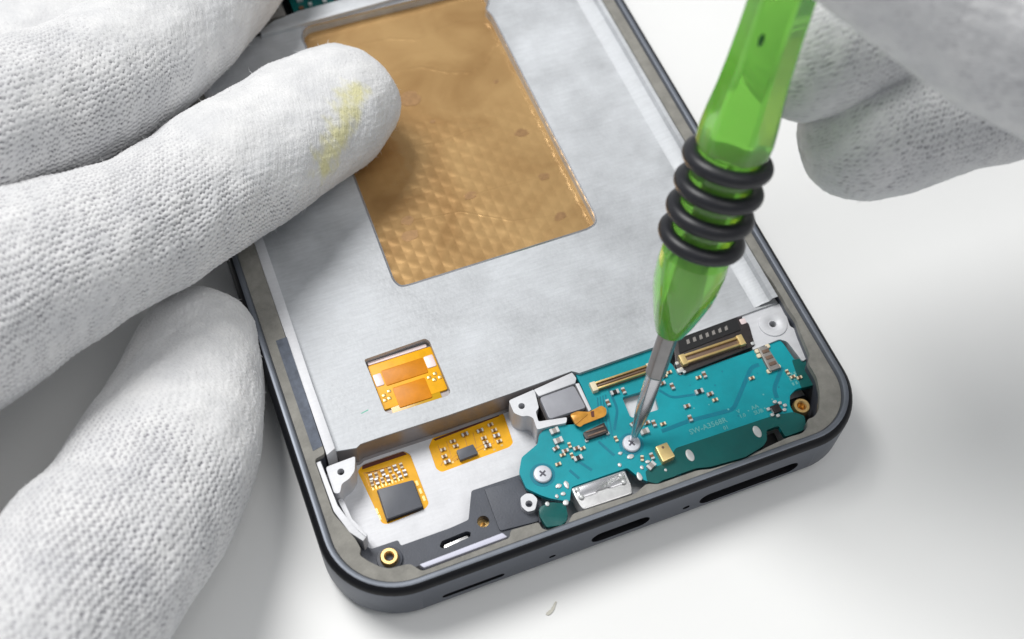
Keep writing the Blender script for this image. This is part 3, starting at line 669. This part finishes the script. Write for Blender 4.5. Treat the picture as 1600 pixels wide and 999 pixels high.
mic = prism('microphone', round_poly(G['mic'], .12, 2), ZC, ZC + 1.1, 'gold_can', pcb, bevel=.12); mic['label'] = 'square gold microphone can'
shape('sound_hole', prism_bm(circle(48.75, 7.75, .2, 12), ZC + 1.0, ZC + 1.106), 'brown_connector', mic)
cb = prism('connector', round_poly(G['conn_black'], .1, 1), ZC, ZC + .7, 'dark_connector', pcb, bevel=.08)
for a in (13.05, 13.75): shape('contact_row', prism_bm(rect(39.7, a, 42.4, a + .22), ZC + .6, ZC + .78), 'brown_connector', cb)
for a in (39.2, 42.4): shape('solder_tab', prism_bm(rect(a, 12.6, a + .45, 13.0), ZC, ZC + .3), 'solder', cb)
fs = prism('motor_flex', round_poly(G['flex_small'], .3, 3), ZC + .78, ZC + .95, 'flex_brown', pcb); fs['label'] = 'short copper orange ribbon of the motor'
shape('fold', prism_bm(round_poly([(38.7, 15.3), (41.0, 16.2), (40.9, 16.6), (38.6, 16.9)], .2), ZC + .6, ZC + 1.05, bevel=.06), 'flex_brown', fs)
shape('stiffener', prism_bm(round_poly([(41.5, 16.45), (42.0, 16.4), (41.7, 15.5), (41.3, 15.6)], .1), ZC + .9, ZC + 1.0), 'flex_edge', fs)

for i, (x, y) in enumerate(G['passives']):
    kind = {3: 'c', 12: 'c', 13: 'd', 9: 'd', 8: 'd'}.get(i, 'ab'[i % 2])
    passive(kind, x, y, ZC, pcb, random.choice((0, 0, math.pi / 2)) + random.uniform(-.04, .04))
for x, y, r_, k_ in ((34.9, 13.2, .2, 'a'), (36.9, 13.0, 1.5, 'b'), (37.6, 12.2, 0, 'a'), (36.6, 11.4, 1.57, 'b'), (38.4, 11.9, .1, 'b'), (34.3, 10.9, 0, 'b'), (43.4, 11.6, 1.57, 'b'), (46.6, 12.9, .3, 'a'),
                     (47.6, 11.2, 0, 'd'), (49.4, 11.9, 1.57, 'a'), (50.6, 11.4, 0, 'b'), (53.2, 17.3, 0, 'a'), (46.3, 6.1, .4, 'd'), (45.6, 7.6, 1.2, 'b'), (47.0, 7.4, 1.57, 'a'), (71.2, 12.6, 1.57, 'b'), (72.4, 11.2, 0, 'b'), (44.6, 17.2, 1.57, 'a'), (46.2, 18.4, 0, 'c')):
    passive(k_, x, y, ZC, pcb, r_)
pc = prism('chip', rect(66.1, 7.2, 67.4, 8.4), ZC, ZC + .55, 'chip_side', pcb, bevel=.06)
for a, b in ((65.6, 7.0), (65.5, 8.0), (67.6, 7.1), (67.5, 8.3), (66.3, 6.6), (66.9, 8.7), (68.0, 7.7)):
    shape('solder_tab', prism_bm(round_poly(rect(a, b, a + .55, b + .42), .12), ZC, ZC + .32, bevel=.08), 'solder', pc)
for i in range(9):   # two rows of pin marks by the right edge
    x, y = 71.0 + (i % 3) * .55, 10.4 + (i // 3) * .75
    shape('test_pad', prism_bm(rect(x, y, x + .3, y + .5), ZC, ZC + .024), 'pcb_text', pcb)
for i, (x, y) in enumerate(G['solder']):
    r = [.75, .5, .85, .5, .55, .6, .7, .6, .8, .5, .4, .5, .75][i]
    r *= .6; w_ = random.uniform(.7, 1.2)
    bm = prism_bm([(x + r * w_ * math.cos(q) * random.uniform(.8, 1.1), y + r / w_ * math.sin(q) * random.uniform(.8, 1.1)) for q in [2 * math.pi * j / 11 for j in range(11)]], ZC - .02, ZC + .16, bevel=.1)
    shape('solder_joint', bm, 'solder', pcb, 60)
for x, y in G['ovals']:
    bm = bmesh.new()
    prism_bm([(x + .55 * math.cos(a) , y + .95 * math.sin(a)) for a in [2 * math.pi * i / 18 for i in range(18)]], ZC, ZC + .12, bm=bm, bevel=.08)
    shape('solder_pad', bm, 'solder', pcb, 60)
for i in range(16):   # tiny vias and test points
    x, y = random.uniform(52, 69), random.uniform(8.6, 17)
    shape('via', prism_bm(circle(x, y, random.uniform(.1, .17), 8), ZC, ZC + .02), 'pcb_text' if i % 2 else 'pcb_trace', pcb)

# writing on the board
def text(body, size, loc, parent, m_, rot=0.0):
    cu = bpy.data.curves.new('board_text', 'FONT'); cu.body = body; cu.size = size * S; cu.extrude = 0.001; cu.resolution_u = 2; cu.offset = 0.0015
    t = bpy.data.objects.new('t', cu); COL.objects.link(t)
    bpy.context.view_layer.update()
    me = bpy.data.meshes.new_from_object(t.evaluated_get(bpy.context.evaluated_depsgraph_get()))
    bpy.data.objects.remove(t); me.materials.clear(); me.materials.append(MATS[m_])
    return link('board_text', me, parent, loc, rot)
text('SW-A3568R', 1.15, (53.6, 8.55, ZC + .02), pcb, 'pcb_text')
text('V\n1.0', 0.8, (61.4, 9.2, ZC + .02), pcb, 'pcb_text')
text('AA\nSUB', 0.85, (63.6, 9.0, ZC + .02), pcb, 'pcb_text')
text('01', 0.8, (58.4, 7.55, ZC + .02), pcb, 'pcb_text')

# metal charging socket
usb = prism('charging_socket', round_poly([(34.5, 6.85), (42.55, 6.72), (42.35, 4.4), (42.2, 3.1), (34.8, 3.3), (34.6, 4.7)], .35, 3), 2.6, ZC + .55, 'usb_steel', phone, bevel=.3, seg=3)
usb['label'] = 'silver metal charging socket'
shape('cover_plate', prism_bm(round_poly([(35.0, 6.6), (42.2, 6.45), (42.0, 4.9), (39.6, 4.9), (39.4, 5.2), (37.6, 5.25), (37.4, 4.95), (35.1, 5.0)], .2, 2), ZC + .4, ZC + .75, bevel=.08), 'steel', usb)
for a, b in ((35.3, 5.1), (35.2, 6.3), (41.6, 6.1), (41.6, 5.1)):
    shape('weld_spot', lathe_bm(a, b, [(.4, ZC + .7), (.3, ZC + .85), (.01, ZC + .88)], 12), 'solder', usb, 60)

# brass inserts and the two board screws
for (x, y), lab in zip(G['inserts'], ('brass threaded insert in the lower left corner', 'brass threaded insert in the dark lower right pocket')):
    o = shape('threaded_insert', lathe_bm(x, y, [(1.25, 1.0), (1.25, 4.25), (1.1, 4.5), (.72, 4.5), (.56, 4.3), (.5, 2.6), (.01, 2.4)], 24), 'brass', phone, 35); o['label'] = lab
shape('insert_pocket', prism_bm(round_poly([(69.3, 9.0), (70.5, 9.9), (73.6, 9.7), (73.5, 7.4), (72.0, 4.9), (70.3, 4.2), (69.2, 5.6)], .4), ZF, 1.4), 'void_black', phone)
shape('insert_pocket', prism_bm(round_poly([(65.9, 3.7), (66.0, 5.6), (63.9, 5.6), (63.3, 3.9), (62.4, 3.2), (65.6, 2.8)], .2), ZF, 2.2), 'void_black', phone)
shape('insert_seat', prism_bm(circle(8.3, 6.8, 1.75, 20), ZK - .2, ZK + .5, bevel=.15), 'black_plastic', phone)
for (x, y), lab in zip(G['screws'], ('silver cross-head screw at the left end of the board', 'silver cross-head screw under the driver tip')):
    bm = lathe_bm(x, y, [(1.28, ZC), (1.28, ZC + .34), (1.16, ZC + .46), (.7, ZC + .5), (.01, ZC + .5)], 24)
    o = shape('screw', bm, 'screw_white', phone, 35); o['label'] = lab
    for a in (0.5, 0.5 + math.pi / 2):
        d, n = Vector((math.cos(a), math.sin(a))), Vector((-math.sin(a), math.cos(a)))
        c = Vector((x, y)); q = [tuple(c + d * s1 * .55 + n * s2 * .13) for s1, s2 in ((-1, -1), (1, -1), (1, 1), (-1, 1))]
        shape('cross_slot', prism_bm(q, ZC + .3, ZC + (.515 if a < 1 else .513)), 'slot_grey', o)
    shape('screw_pad', lathe_bm(x, y, [(1.75, ZC), (1.75, ZC + .03), (1.2, ZC + .035)], 24), 'pcb_trace', pcb)

# ------------------------------------------------------------------ screwdriver
TIP = Vector((45.33, 10.36, ZC + .42)); AX = Vector((0.27472, 0.27749, 0.92061)).normalized()
SD = Vector((0.931, -0.364, 0.03)); SD = (SD - AX * SD.dot(AX)).normalized(); SF = AX.cross(SD)
driver = empty('screwdriver', TIP)
tag(driver, 'green plastic precision screwdriver with four black rubber rings, tip on the board', 'screwdriver')
def sweep(prof, n, facets=6, phase=0.0):
    """prof: (t, radius, facet weight, flatten)"""
    bm = bmesh.new(); loops = []
    for t, r, kf_, flat in prof:
        lp = []
        for i in range(n):
            a = 2 * math.pi * i / n
            w = math.pi / facets
            q = ((a + phase) % (2 * w)) - w
            rad = r * ((1 - kf_) + kf_ * math.cos(w * 0.85) / max(math.cos(q), math.cos(w * 0.85) ) * 1.04)
            lp.append(tuple(TIP + AX * t + SD * rad * math.cos(a) + SF * rad * math.sin(a) * flat))
        loops.append(lp)
    rows = loft(bm, loops)
    bm.faces.new(rows[0][::-1]); bm.faces.new(rows[-1])
    return bm
hp = [(19.6, 1.55, 0, 1), (20.0, 1.95, .2, 1), (21.5, 2.55, .4, 1), (23.5, 3.15, .5, 1), (26, 3.85, .5, 1), (28, 4.2, .4, 1), (30.5, 4.36, .3, 1), (32.4, 4.3, .1, 1), (33.4, 3.9, 0, 1), (47.4, 3.95, 0, 1), (47.8, 4.35, .4, 1),
      (49.5, 4.42, .7, 1), (52, 4.2, .9, 1), (55, 3.85, 1, 1), (58, 3.65, 1, 1), (62, 3.5, 1, 1), (68, 3.4, 1, 1), (82, 3.5, 1, 1), (94, 3.9, 1, 1), (100, 3.9, .8, 1), (102, 3.5, .4, 1), (102.6, 2.6, .2, 1)]
shape('handle', sweep(hp, 72, 6, 0.35), 'green_plastic', driver, 18)
shape('shaft', sweep([(12.4, 1.15, .9, 1), (12.7, 1.32, .9, 1), (44, 1.32, .9, 1)], 48, 6, 0.1), 'driver_steel', driver, 25)
shape('blade', sweep([(0.0, .26, 0, 1), (0.5, .4, 0, 1), (2.2, .62, .1, 1), (4.5, .92, .2, 1), (7, 1.1, .4, .95), (12.5, 1.16, .6, .95)], 40, 4, 0.5), 'steel', driver, 30)
for t in (35.1, 38.75, 42.4, 46.1):
    bm = bmesh.new(); Rr = 4.5; rr_ = 1.03; loops = []
    tilt = 0.02 * math.sin(t * 9)
    for i in range(56):
        a = 2 * math.pi * i / 56
        e = SD * math.cos(a) + SF * math.sin(a)
        loops.append([tuple(TIP + AX * (t + Rr * tilt * math.cos(a + t)) + e * (Rr + rr_ * math.cos(b)) + AX * rr_ * math.sin(b)) for b in [2 * math.pi * j / 20 for j in range(20)]])
    loops.append(loops[0]); loft(bm, loops)
    bmesh.ops.remove_doubles(bm, verts=bm.verts, dist=1e-4)
    shape('rubber_ring', bm, 'rubber', driver, 80)
# small dent in the handle facet
dp = TIP + AX * 62.5 - SD * 1.7 - SF * 3.02
bm = bmesh.new()
loops = []
for rr_, hh in ((.55, 0.0), (.5, .12), (.3, .2), (.02, .22)):
    loops.append([tuple(dp + AX * rr_ * 1.4 * math.cos(a) + SD * rr_ * .6 * math.sin(a) - SF * hh) for a in [2 * math.pi * j / 14 for j in range(14)]])
loft(bm, loops)
shape('moulding_mark', bm, 'handle_mark', driver, 60)

# ------------------------------------------------------------------ gloved hands
def smooth(x, a, b):
    t = np.clip((x - a) / (b - a), 0, 1); return t * t * (3 - 2 * t)
WV = [(rng.normal(size=3), rng.uniform(0, 6.28)) for _ in range(24)]
def wob(P, freq, k0=0, k=8):
    s = np.zeros(len(P))
    for d, ph in WV[k0:k0 + k]: s += np.sin((P @ d) * freq + ph)
    return s / math.sqrt(k)
def spline(ch, ds):
    ch = np.array(ch, float); n = len(ch); out = []
    ext = np.vstack([2 * ch[0] - ch[1], ch, 2 * ch[-1] - ch[-2]])
    for i in range(n - 1):
        p0, p1, p2, p3 = ext[i:i + 4]
        for t in np.linspace(0, 1, 60, endpoint=False):
            out.append(0.5 * (2 * p1 + (p2 - p0) * t + (2 * p0 - 5 * p1 + 4 * p2 - p3) * t * t + (3 * p1 - p0 - 3 * p2 + p3) * t ** 3))
    out.append(ch[-1]); out = np.array(out)
    s = np.concatenate([[0], np.cumsum(np.linalg.norm(np.diff(out[:, :3], axis=0), axis=1))])
    # finer rows near the rounded tip
    rows = np.concatenate([9.0 * (np.linspace(0, 1, int(9.0 / ds)) ** 1.7), np.arange(9.0 + ds, s[-1], ds)])
    return rows, np.stack([np.interp(rows, s, out[:, k]) for k in range(out.shape[1])], 1)
def finger(ch, ds, nth, s_plain, up_shift, knit=1.0, cap=1.0, stain=None, end_cap=False, pitch_a=0.77, pitch_b=0.74):
    s, Q = spline(ch, ds)
    c, ra, rb = Q[:, :3], Q[:, 3], Q[:, 4]
    T = np.gradient(c, axis=0); 
    T /= np.linalg.norm(T, axis=1)[:, None]
    side = np.cross(T, np.array([0, 0, 1.0])); side /= np.linalg.norm(side, axis=1)[:, None]
    upv = np.cross(side, T)
    cl = ra * 1.05 * cap
    f = np.where(s < cl, np.sqrt(np.clip(1 - (1 - s / cl) ** 2.2, 0, 1)), 1.0)
    if end_cap: 
        e = s[-1] - s; f = f * np.where(e < 14, np.sqrt(np.clip(1 - (1 - e / 14) ** 2, 0, 1)), 1.0)
    th = np.linspace(0, 2 * np.pi, nth, endpoint=False)
    ct, st = np.cos(th), np.sin(th)
    V = c[:, None, :] + (ra * f)[:, None, None] * ct[None, :, None] * side[:, None, :] + (rb * f)[:, None, None] * st[None, :, None] * upv[:, None, :]
    Nn = ct[None, :, None] * side[:, None, :] * rb[:, None, None] + st[None, :, None] * upv[:, None, :] * ra[:, None, None]
    Nn += -T[:, None, :] * (np.clip(1 - s / cl, 0, 1) * ra)[:, None, None] * 1.0
    Nn /= np.linalg.norm(Nn, axis=2)[:, :, None]
    S2 = np.repeat(s, nth); TH = np.tile(th, len(s)); P = V.reshape(-1, 3); NN = Nn.reshape(-1, 3)
    nw = round(2 * np.pi * float(np.median((ra + rb) / 2)) / pitch_a)
    a = TH / (2 * np.pi) * nw + 0.22 * wob(P, 0.7, 0) + 0.10 * wob(P, 2.4, 7) 
    b = S2 / pitch_b + 0.26 * wob(P, 0.7, 8) + 0.12 * wob(P, 2.1, 13)
    fa = a - np.floor(a)
    lean = np.abs(fa - 0.5) * 2
    yarn = np.cos(2 * np.pi * (b + 0.12 * lean + 0.62 * fa))
    edge = np.cos(2 * np.pi * fa) * 0.5 + 0.5
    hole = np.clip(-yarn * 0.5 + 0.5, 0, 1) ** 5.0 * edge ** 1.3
    upn = np.sin(TH)
    coarse = smooth(S2 - up_shift * np.clip(upn, -0.2, 1) + 2.5 * wob(P, 0.16, 4), s_plain - 7, s_plain + 7)
    irr = np.clip(0.70 + 0.38 * wob(P, 0.22, 12) + 0.32 * wob(P, 2.6, 2), 0.08, 1.4)
    amp = (0.10 + 0.90 * coarse) * irr * knit
    fine = np.cos(2 * np.pi * (S2 / 0.55 + 0.35 * np.sin(2 * np.pi * fa) + 0.25 * wob(P, 1.1, 9))) * (1 - coarse)
    disp = amp * (0.055 * yarn * (1 - 0.3 * edge) - 0.26 * hole - 0.075 * edge)
    disp += 0.035 * fine * knit + 0.20 * wob(P, 0.28, 6) + 0.10 * wob(P, 0.75, 14) + 0.030 * wob(P, 3.1, 10) + 0.02 * wob(P, 6.5, 3)
    fold = np.exp(-((S2 - 40 + 1.2 * wob(P, .3, 2)) / 3.5) ** 2) * np.clip(np.cos(TH - 1.0), 0, 1)
    disp -= 0.5 * fold
    P = P + NN * disp[:, None]
    gap = np.clip(hole * amp * 1.45, 0, 1)  # mask for the shade painted into the stitch holes
    stn = np.zeros(len(P)) if stain is None else stain(P)
    n, k = len(s), nth
    idx = np.arange(n * k).reshape(n, k)
    q = np.stack([idx[:-1], np.roll(idx, -1, 1)[:-1], np.roll(idx, -1, 1)[1:], idx[1:]], -1).reshape(-1, 4)
    return P, q, gap, stn
def glove(name, pieces, label, nf):
    Vs, Fs, Gp, St = [], [], [], []; off = 0
    for P, q, g, s_ in pieces:
        Vs.append(P); Fs.append(q + off); Gp.append(g); St.append(s_); off += len(P)
    V = np.concatenate(Vs) * S; F_ = np.concatenate(Fs)
    base = V.mean(0); base[2] = V[:, 2].min()
    V = V - base
    me = bpy.data.meshes.new(name)
    me.vertices.add(len(V)); me.vertices.foreach_set('co', V.astype(np.float32).ravel())
    me.loops.add(F_.size); me.loops.foreach_set('vertex_index', F_.astype(np.int32).ravel())
    me.polygons.add(len(F_)); me.polygons.foreach_set('loop_start', np.arange(0, F_.size, 4, dtype=np.int32))
    me.polygons.foreach_set('use_smooth', np.ones(len(F_), dtype=bool))
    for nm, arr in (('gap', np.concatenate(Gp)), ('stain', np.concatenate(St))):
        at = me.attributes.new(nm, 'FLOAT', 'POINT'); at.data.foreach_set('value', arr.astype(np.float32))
    me.materials.append(MATS['glove_knit']); me.update(); me.validate()
    o = bpy.data.objects.new(name, me); COL.objects.link(o); o.location = Vector(base)
    tag(o, label, 'gloved hand', 'hands at work on the phone')
    # loose fibres standing off the yarn
    A, B, Cq = V[F_[:, 0]], V[F_[:, 1]], V[F_[:, 3]]
    nrm = np.cross(B - A, Cq - A); ar = np.linalg.norm(nrm, axis=1) + 1e-12; nrm /= ar[:, None]
    pick = rng.choice(len(F_), nf, p=ar / ar.sum())
    p0 = A[pick]; n0 = nrm[pick]
    cen = V[F_].mean(1)[pick]
    d = n0 * rng.uniform(0.15, 0.9, (nf, 1)) + rng.normal(size=(nf, 3)) * 0.75; d /= np.linalg.norm(d, axis=1)[:, None]
    ln = rng.uniform(0.35, 1.1, (nf, 1)) * S
    w = np.cross(d, rng.normal(size=(nf, 3))); w /= np.linalg.norm(w, axis=1)[:, None]; w *= 0.022 * S
    d2 = d + rng.normal(size=(nf, 3)) * 0.45
    p1 = p0 + d * ln * 0.5; p2 = p1 + d2 * ln * 0.5
    FV = np.stack([p0 - w, p0 + w, p1 - w * .9, p1 + w * .9, p2], 1).reshape(-1, 3)
    base_i = np.arange(nf)[:, None] * 5
    tri = np.concatenate([base_i + np.array([[0, 1, 3]]), base_i + np.array([[0, 3, 2]]), base_i + np.array([[2, 3, 4]])])
    fm = bpy.data.meshes.new('loose_fibres')
    fm.vertices.add(len(FV)); fm.vertices.foreach_set('co', FV.astype(np.float32).ravel())
    fm.loops.add(tri.size); fm.loops.foreach_set('vertex_index', tri.astype(np.int32).ravel())
    fm.polygons.add(len(tri)); fm.polygons.foreach_set('loop_start', np.arange(0, tri.size, 3, dtype=np.int32))
    fm.materials.append(MATS['glove_fibre']); fm.update(); fm.validate()
    fo = bpy.data.objects.new('loose_fibres', fm); COL.objects.link(fo); fo.parent = o; fo['kind'] = 'stuff'
    return o
SA = np.array([18.1, 62.0, 18.6]); SB = np.array([24.4, 70.2, 20.4])
def stain_f(P):
    d = SB - SA; t = np.clip(((P - SA) @ d) / (d @ d), -0.1, 1.1)
    r = np.linalg.norm(P - (SA + t[:, None] * d), axis=1) + 0.7 * wob(P, 1.3, 5) + 0.35 * wob(P, 4.0, 1)
    return 0.55 * (1 - smooth(r, 0.0, 3.0))
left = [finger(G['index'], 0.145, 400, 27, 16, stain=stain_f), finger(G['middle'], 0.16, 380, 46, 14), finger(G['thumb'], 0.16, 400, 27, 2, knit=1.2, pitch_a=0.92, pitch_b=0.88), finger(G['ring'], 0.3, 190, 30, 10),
        finger([(-52, -4, 13, 9, 9), (-58, 10, 12, 13, 14), (-60, 26, 13, 13, 15), (-58, 44, 16, 13, 14), (-56, 56, 20, 9, 9)], 0.6, 120, 5, 0, knit=0.8),  # out-of-view thumb web, added to keep light out of the hollow
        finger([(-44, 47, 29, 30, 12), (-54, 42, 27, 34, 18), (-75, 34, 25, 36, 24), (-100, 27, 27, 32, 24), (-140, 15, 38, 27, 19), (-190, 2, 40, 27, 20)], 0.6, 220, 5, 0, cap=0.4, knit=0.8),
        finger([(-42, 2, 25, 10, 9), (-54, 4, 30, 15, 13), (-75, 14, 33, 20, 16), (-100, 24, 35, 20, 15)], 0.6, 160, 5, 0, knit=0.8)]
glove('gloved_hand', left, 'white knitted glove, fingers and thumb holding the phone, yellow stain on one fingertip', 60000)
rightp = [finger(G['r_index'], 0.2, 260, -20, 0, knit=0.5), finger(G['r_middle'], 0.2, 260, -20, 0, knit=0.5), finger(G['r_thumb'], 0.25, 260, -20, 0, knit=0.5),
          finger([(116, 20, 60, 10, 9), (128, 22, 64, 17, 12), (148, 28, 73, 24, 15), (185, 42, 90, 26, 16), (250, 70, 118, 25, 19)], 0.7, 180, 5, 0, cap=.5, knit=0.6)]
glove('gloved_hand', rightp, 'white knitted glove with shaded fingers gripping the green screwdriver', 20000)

# ------------------------------------------------------------------ crumb on the table
cxx, cyy = G['crumb'][0]
bm = bmesh.new(); pr = [(-1.5, .1), (-1.1, -.35), (-.3, -.5), (.5, -.3), (1.0, .1), (1.5, .3), (1.4, .6), (.8, .5), (.2, .15), (-.5, .1), (-1.1, .3)]
prism_bm(round_poly([(cxx + a * .7, cyy + b * .8 + .3 * a) for a, b in pr], .2, 2), ZT, ZT + .2, bm=bm, bevel=.08)
crumb = shape('paper_scrap', bm, 'crumb_beige', None)
tag(crumb, 'tiny curved beige scrap lying on the white table below the phone', 'scrap')
